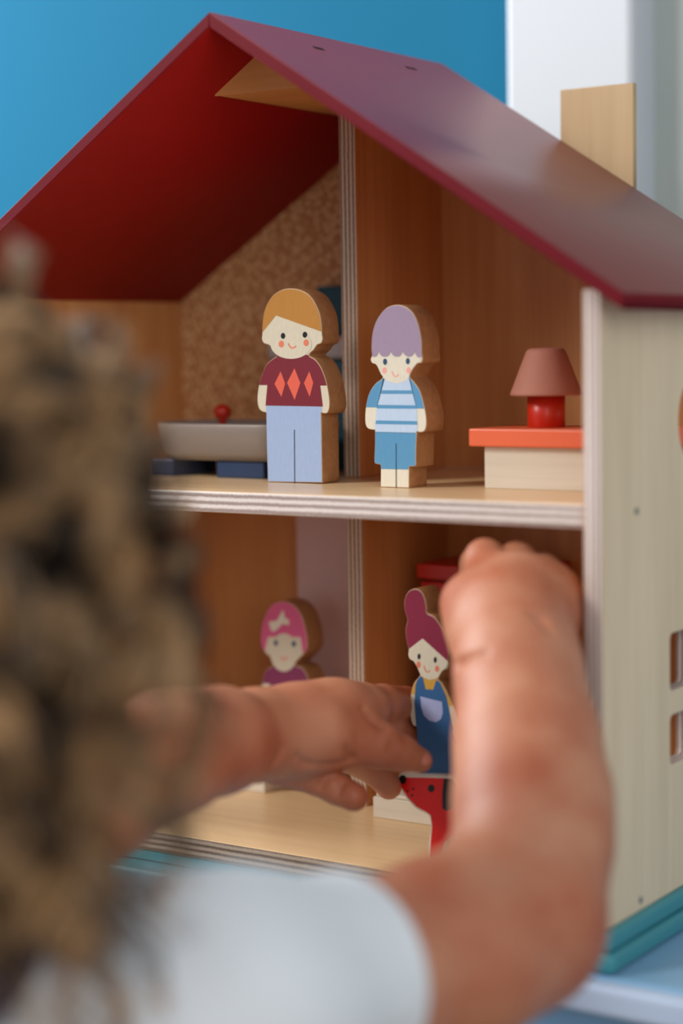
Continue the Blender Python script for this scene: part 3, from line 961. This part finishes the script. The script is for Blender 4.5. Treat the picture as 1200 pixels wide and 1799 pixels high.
# left hand
body.chain([PR(450, 1290, 0.862, 75), PR(525, 1282, 0.880, 76), PR(590, 1264, 0.893, 66), PR(640, 1250, 0.905, 46)], 0.010)
body.chain([PR(480, 1290, .868, 55), PR(572, 1290, .874, 53)], 0.006)
body.chain([PR(465, 1332, .884, 42), PR(548, 1343, .892, 37)], 0.003)
# right hand
body.chain([PR(908, 1150, 0.808, 98), PR(898, 1090, 0.826, 92), PR(905, 1045, 0.842, 78)], 0.010)
body.chain([PR(905, 1110, 0.822, 88), PR(948, 1072, 0.838, 70), PR(968, 1050, 0.846, 56)], 0.010)
body.chain([PR(862, 1110, 0.828, 70), PR(835, 1062, 0.842, 56)], 0.010)
body.hand = body.F.copy()
# right hand fingers, bent over the far side of the hand
for pts in ([(862, 1030, .850, 48), (852, 982, .860, 36), (838, 990, .884, 30), (830, 1030, .898, 27), (836, 1056, .896, 24)],
            [(905, 1030, .852, 46), (908, 986, .862, 35), (900, 985, .888, 31), (892, 1025, .905, 28), (893, 1060, .906, 25)],
            [(945, 1040, .852, 44), (955, 1006, .862, 34), (948, 1002, .884, 30), (938, 1040, .898, 27), (936, 1072, .898, 24)],
            [(968, 1060, .850, 40), (984, 1034, .858, 31), (976, 1030, .876, 27), (966, 1060, .886, 25), (962, 1086, .886, 22)],
            [(845, 1090, .838, 58), (826, 1062, .850, 47), (822, 1040, .872, 33), (842, 1052, .886, 27)]):
    body.finger([PR(*p) for p in pts], 0.008)
# left hand fingers
for k_, pts in ((.007, [(560, 1305, .884, 50), (625, 1300, .886, 45), (668, 1310, .888, 41), (706, 1324, .890, 32), (738, 1336, .8925, 22)]),
            (.006, [(620, 1245, .905, 42), (672, 1238, .922, 36), (712, 1238, .945, 32), (752, 1246, .960, 26)]),
            (.006, [(620, 1272, .908, 38), (680, 1282, .928, 33), (722, 1300, .948, 29), (760, 1312, .960, 24)]),
            (.005, [(575, 1310, .905, 36), (635, 1338, .925, 29), (664, 1358, .930, 26), (683, 1382, .930, 23)]),
            (.005, [(505, 1345, .885, 36), (556, 1368, .888, 29), (592, 1386, .886, 28), (622, 1400, .882, 26)])):
    body.finger([PR(*p) for p in pts], k_)
# wrist and knuckle creases: shallow grooves following the skin
def surf(px, py, t0=0.6, t1=1.02):
    ts = np.arange(t0, t1, 0.0005); P = CAM[None] + ray(px, py)[None] * ts[:, None]
    ix = np.round((P - body.lo) / body.h).astype(int)
    ok = ((ix >= 0) & (ix < body.n)).all(1)
    ix = np.clip(ix, 0, body.n - 1)
    hit = ok & (body.F[ix[:, 0], ix[:, 1], ix[:, 2]] < 0)
    return P[np.argmax(hit)] if hit.any() else None


for r_, line in ((0.0016, [(494, 1318), (484, 1340), (458, 1362)]), (0.0012, [(476, 1322), (462, 1345)]), (0.0015, [(520, 1330), (536, 1343), (575, 1346), (614, 1338)]),
                 (0.0014, [(608, 1314), (619, 1334)]), (0.0018, [(636, 1246), (650, 1262), (668, 1276)]), (0.0010, [(697, 1306), (692, 1324)]), (0.0010, [(688, 1303), (683, 1320)]),
                 (0.0011, [(603, 1376), (592, 1396)]), (0.0011, [(574, 1362), (563, 1380)]),
                 (0.0018, [(803, 1168), (826, 1156), (850, 1150)]), (0.0016, [(932, 1078), (950, 1090), (968, 1108)])):
    P_ = [surf(*q) for q in line]
    for p_, q_ in zip(P_[:-1], P_[1:]):
        if p_ is not None and q_ is not None and np.linalg.norm(p_ - q_) < 0.03: body.cone(p_, q_, r_, r_, 0.0022, sub=True)
nail_at = surf(744, 1331)
person = thing('person', 'child with curly blond brown hair and white T-shirt reaching into the dollhouse', 'person', tuple(float(v) for v in (HC[0], HC[1], -0.62)))
me = body.mesh('skin')
link('body', me, M_skin, person)

# eyes and nails
M_eyew = plain('eye white', (235, 232, 228), rough=0.2, bump=0)
M_iris = plain('brown iris', (60, 36, 20), rough=0.15, bump=0)
for s_ in (-1, 1):
    ec = HC + FD2 * 0.0655 - UP2 * 0.016 + SD * s_ * 0.026
    me = bpy.data.meshes.new('eye'); bm = bmesh.new(); bmesh.ops.create_uvsphere(bm, u_segments=24, v_segments=16, radius=0.0105)
    bmesh.ops.translate(bm, verts=bm.verts[:], vec=Vector(ec)); bm.to_mesh(me); bm.free()
    e = link('eye', me, M_eyew, person, True)
    me = bpy.data.meshes.new('iris'); bm = bmesh.new(); bmesh.ops.create_uvsphere(bm, u_segments=20, v_segments=12, radius=0.0052)
    bmesh.ops.translate(bm, verts=bm.verts[:], vec=Vector(ec + FD2 * 0.0062)); bm.to_mesh(me); bm.free()
    link('iris', me, M_iris, e, True)
M_nail = plain('fingernail', (214, 140, 124), rough=0.3, bump=0)


def nail(c, along, out, L=0.0042, Wd=0.0034):
    along = along / np.linalg.norm(along); out = out - along * (out @ along); out /= np.linalg.norm(out)
    side = np.cross(along, out)
    me = bpy.data.meshes.new('nail'); bm = bmesh.new(); bmesh.ops.create_uvsphere(bm, u_segments=20, v_segments=12, radius=1)
    for v in bm.verts:
        p = np.array(c) + along * v.co.x * L + side * v.co.y * Wd + out * (v.co.z * 0.0011 - 0.0006 * v.co.y ** 2)
        v.co = Vector(p)
    bm.to_mesh(me); bm.free()
    link('fingernail', me, M_nail, person, True)


a, b_ = S(706, 1324, .890), S(738, 1336, .8925)
nail(nail_at, b_ - a, -ray(741, 1325) + up * 0.5, 0.0042, 0.0034)

# T-shirt
M_shirt = plain('white cotton jersey', (226, 232, 238), rough=0.9, spec=0.2, vary=0.03, scale=900, bump=0.3)
sh = Field((-0.30, -0.46, -0.27), (0.16, -0.10, 0.14), 0.0022)
sh.ellipsoid(chest, (SD, FD, up), (0.094, 0.067, 0.094), 0.03)
sh.ellipsoid(chest - up * 0.10, (SD, FD, up), (0.088, 0.066, 0.09), 0.03)
sh.cone(neck - up * 0.040, shR - up * 0.002, 0.040, 0.043, 0.03)
sh.cone(neck - up * 0.040, shL - up * 0.002, 0.040, 0.043, 0.03)
sl0, sl1 = shR, PR(625, 1712, 0.67, 1)[0]
sh.cone(sl0, sl1, 0.043, 0.0365, 0.02)
sl2 = shL + (elL - shL) * 0.45
sh.cone(shL, sl2, 0.043, 0.036, 0.02)
# cut the sleeve ends flat and hollow them around the arm
X = sh.lo[0] + sh.h * np.arange(sh.n[0])[:, None, None]; Yg = sh.lo[1] + sh.h * np.arange(sh.n[1])[None, :, None]; Zg = sh.lo[2] + sh.h * np.arange(sh.n[2])[None, None, :]
for s0, s1, cut in ((sl0, sl1, 0.90), (shL, sl2, 0.9)):
    dv = (s1 - s0) / np.linalg.norm(s1 - s0)
    o = s0 + (s1 - s0) * cut
    pd = (X - o[0]) * dv[0] + (Yg - o[1]) * dv[1] + (Zg - o[2]) * dv[2]
    near = ((X - s1[0]) ** 2 + (Yg - s1[1]) ** 2 + (Zg - s1[2]) ** 2) < 0.07 ** 2
    sh.F = np.where(near, np.maximum(sh.F, pd), sh.F).astype(np.float32)
# neck opening and soft folds
nk = neck - up * 0.012
pd = np.sqrt((X - nk[0]) ** 2 + (Yg - nk[1]) ** 2 + ((Zg - nk[2]) * 0.7) ** 2) - 0.047
sh.F = np.maximum(sh.F, -pd).astype(np.float32)
sh.F += (0.0012 * np.sin(140 * X + 60 * Zg) * np.sin(90 * Zg + 50 * Yg + 1.0)).astype(np.float32)
link('shirt', sh.mesh('shirt'), M_shirt, person)
# sleeve hem
M_hem = M_shirt
dv = (sl1 - sl0) / np.linalg.norm(sl1 - sl0)
o = sl0 + (sl1 - sl0) * 0.885
ang = dv; t1 = np.cross(dv, up); t1 /= np.linalg.norm(t1); t2 = np.cross(dv, t1)
V = []; Q = []
NS, NT = 64, 10
for i in range(NS):
    a = 2 * math.pi * i / NS
    for j in range(NT):
        b = 2 * math.pi * j / NT
        rr = 0.0362 + 0.0012 * math.cos(b)
        V.append(o + (t1 * math.cos(a) + t2 * math.sin(a)) * rr + dv * 0.0035 * math.sin(b))
for i in range(NS):
    for j in range(NT):
        Q.append((i * NT + j, ((i + 1) % NS) * NT + j, ((i + 1) % NS) * NT + (j + 1) % NT, i * NT + (j + 1) % NT))
link('sleeve_hem', fast_mesh('hem', np.array(V), np.array(Q)), M_hem, person)

# navy dungarees: trousers, bib and shoulder straps
M_navy = plain('navy dungaree cotton', (26, 44, 92), rough=0.85, spec=0.2, vary=0.08, scale=500, bump=0.3)
tr = Field((-0.36, -0.50, -0.61), (0.16, -0.05, 0.16), 0.0042)
hip = chest - up * 0.20
tr.ellipsoid(hip, (SD, FD, up), (0.096, 0.076, 0.085), 0.03)
tr.ellipsoid(hip + up * 0.06, (SD, FD, up), (0.093, 0.072, 0.06), 0.03)
for s_ in (-1, 1):
    h0 = hip + SD * s_ * 0.048 - up * 0.04; kn = h0 - up * 0.17 + FD * 0.012 + SD * s_ * 0.01; an = np.array([kn[0], kn[1], -0.575]) - FD * 0.012
    tr.chain([(h0, 0.055), (kn, 0.044), (an, 0.036)], 0.02)
    a0 = hip + up * 0.10 + SD * s_ * 0.03 - FD * 0.066
    ptop = neck - up * 0.012 + SD * s_ * 0.052 - FD * 0.012
    mid = chest + up * 0.03 + SD * s_ * 0.045 - FD * 0.062
    f0 = chest - up * 0.0 + SD * s_ * 0.045 + FD * 0.062
    tr.chain([(a0, 0.014), (mid, 0.013), (ptop, 0.014), (f0, 0.014)], 0.01)
link('dungarees', tr.mesh('dungarees'), M_navy, person)
for s_ in (-1, 1):
    h0 = hip + SD * s_ * 0.048 - up * 0.04; kn = h0 - up * 0.17 + FD * 0.012 + SD * s_ * 0.01
    c = np.array([kn[0], kn[1], -0.60]) + FD * 0.02
    sf = Field(c - 0.1, c + 0.1, 0.003)
    sf.ellipsoid(c + FD * 0.025, (SD, FD, up), (0.032, 0.055, 0.022), 0.01); sf.ellipsoid(c - FD * 0.03 + up * 0.008, (SD, FD, up), (0.029, 0.034, 0.03), 0.01)
    gz = sf.lo[2] + sf.h * np.arange(sf.n[2])[None, None, :]
    sf.F = np.maximum(sf.F, -0.6195 - gz).astype(np.float32) if False else np.maximum(sf.F, (-0.6195 - gz) + 0 * sf.F).astype(np.float32)
    link('shoe', sf.mesh('shoe'), plain('grey canvas shoe', (150, 150, 150), rough=0.8), person)

# curly hair: thin curled strands grouped in locks over the scalp
HX = HC + UP2 * 0.006 - FD2 * 0.012
locks = 380; per = 17; seg = 24
dirs = []
while len(dirs) < locks:
    v = rng.normal(size=3); v /= np.linalg.norm(v)
    f_ = v @ FD2; u_ = v @ UP2
    if f_ > 0.42 and u_ < 0.62: continue
    if u_ < -0.72: continue
    dirs.append(v)
dirs = np.array(dirs)
loose = 34
for k in range(loose):      # long loose curls standing off the head
    v = SD * rng.uniform(0.5, 1.0) - FD2 * rng.uniform(-0.1, 0.7) + UP2 * rng.uniform(-0.5, 0.65); dirs = np.vstack([dirs, v / np.linalg.norm(v)])
strV, strQ, base = [], [], 0
tt = np.linspace(0, 1, seg)
for li in range(locks + loose):
    v = dirs[li]
    loc = np.array([v @ SD, v @ FD2, v @ UP2])
    root = HX + SD * loc[0] * 0.066 + FD2 * loc[1] * 0.080 + UP2 * loc[2] * 0.076
    out = v
    ln = rng.uniform(0.045, 0.075) * (1.0 + 0.55 * (loc[2] < 0) + 0.25 * max(loc[2], 0))
    if li % 9 == 0: ln *= 1.5
    if li >= locks: ln = rng.uniform(0.075, 0.12)
    flow = out * rng.uniform(0.45, 0.9) + rng.normal(size=3) * 0.25
    flow /= np.linalg.norm(flow)
    drop = rng.uniform(0.5, 1.0) * (1 - 0.7 * max(loc[2], 0))
    axis = root[None] + flow[None] * (ln * (tt - 0.25 * tt ** 2))[:, None] * 0.62 - up[None] * (drop * ln * 0.75 * tt ** 1.8)[:, None]
    tan = np.gradient(axis, axis=0); tan /= np.linalg.norm(tan, axis=1)[:, None]
    ref = rng.normal(size=3)
    n1 = np.cross(tan, ref); n1 /= np.linalg.norm(n1, axis=1)[:, None]
    n2 = np.cross(tan, n1)
    turns = rng.uniform(1.3, 2.6) * rng.choice([-1, 1]); R0 = rng.uniform(0.007, 0.013); ph = rng.uniform(0, 6.28)
    for si in range(per if li < locks else 6):
        off = rng.normal(size=2) * 0.0016
        p1 = ph + rng.normal() * 0.28
        rad = R0 * (0.25 + 0.75 * np.minimum(1, tt * 2.2)) * rng.uniform(0.85, 1.2)
        A_ = p1 + turns * (1 + rng.normal() * 0.05) * 2 * math.pi * tt
        c_ = axis + n1 * (rad * np.cos(A_) + off[0])[:, None] + n2 * (rad * np.sin(A_) + off[1])[:, None]
        tg = np.gradient(c_, axis=0); tg /= np.linalg.norm(tg, axis=1)[:, None]
        m1 = np.cross(tg, [0.3, 0.5, 0.81]); m1 /= np.linalg.norm(m1, axis=1)[:, None]; m2 = np.cross(tg, m1)
        w_ = (0.00062 * (1 - 0.75 * tt ** 2))[:, None]
        ring = np.stack([c_ + (m1 * math.cos(q) + m2 * math.sin(q)) * w_ for q in (0, 2.094, 4.189)], 1)
        strV.append(ring.reshape(-1, 3))
        i0 = np.arange(seg - 1) * 3 + base
        for q in range(3):
            q2 = (q + 1) % 3
            strQ.append(np.stack([i0 + q, i0 + q2, i0 + 3 + q2, i0 + 3 + q], 1))
        base += seg * 3
hm, nt, b = new_mat('curly hair')
f = noise(nt, coords(nt, (38, 38, 38)), 1.0, 2)
r = ramp_mix(nt, f, lin((34, 21, 13)), lin((236, 188, 134)))  # ramp puts highlights and dark gaps of the curls into the colour
r.color_ramp.elements[0].position = 0.40; r.color_ramp.elements[1].position = 0.68
nt.links.new(r.outputs[0], b.inputs['Base Color'])
b.inputs['Roughness'].default_value = 0.42
b.inputs['Specular IOR Level'].default_value = 0.6
M_hair = hm
link('hair', fast_mesh('hair', np.concatenate(strV), np.concatenate(strQ)), M_hair, person)
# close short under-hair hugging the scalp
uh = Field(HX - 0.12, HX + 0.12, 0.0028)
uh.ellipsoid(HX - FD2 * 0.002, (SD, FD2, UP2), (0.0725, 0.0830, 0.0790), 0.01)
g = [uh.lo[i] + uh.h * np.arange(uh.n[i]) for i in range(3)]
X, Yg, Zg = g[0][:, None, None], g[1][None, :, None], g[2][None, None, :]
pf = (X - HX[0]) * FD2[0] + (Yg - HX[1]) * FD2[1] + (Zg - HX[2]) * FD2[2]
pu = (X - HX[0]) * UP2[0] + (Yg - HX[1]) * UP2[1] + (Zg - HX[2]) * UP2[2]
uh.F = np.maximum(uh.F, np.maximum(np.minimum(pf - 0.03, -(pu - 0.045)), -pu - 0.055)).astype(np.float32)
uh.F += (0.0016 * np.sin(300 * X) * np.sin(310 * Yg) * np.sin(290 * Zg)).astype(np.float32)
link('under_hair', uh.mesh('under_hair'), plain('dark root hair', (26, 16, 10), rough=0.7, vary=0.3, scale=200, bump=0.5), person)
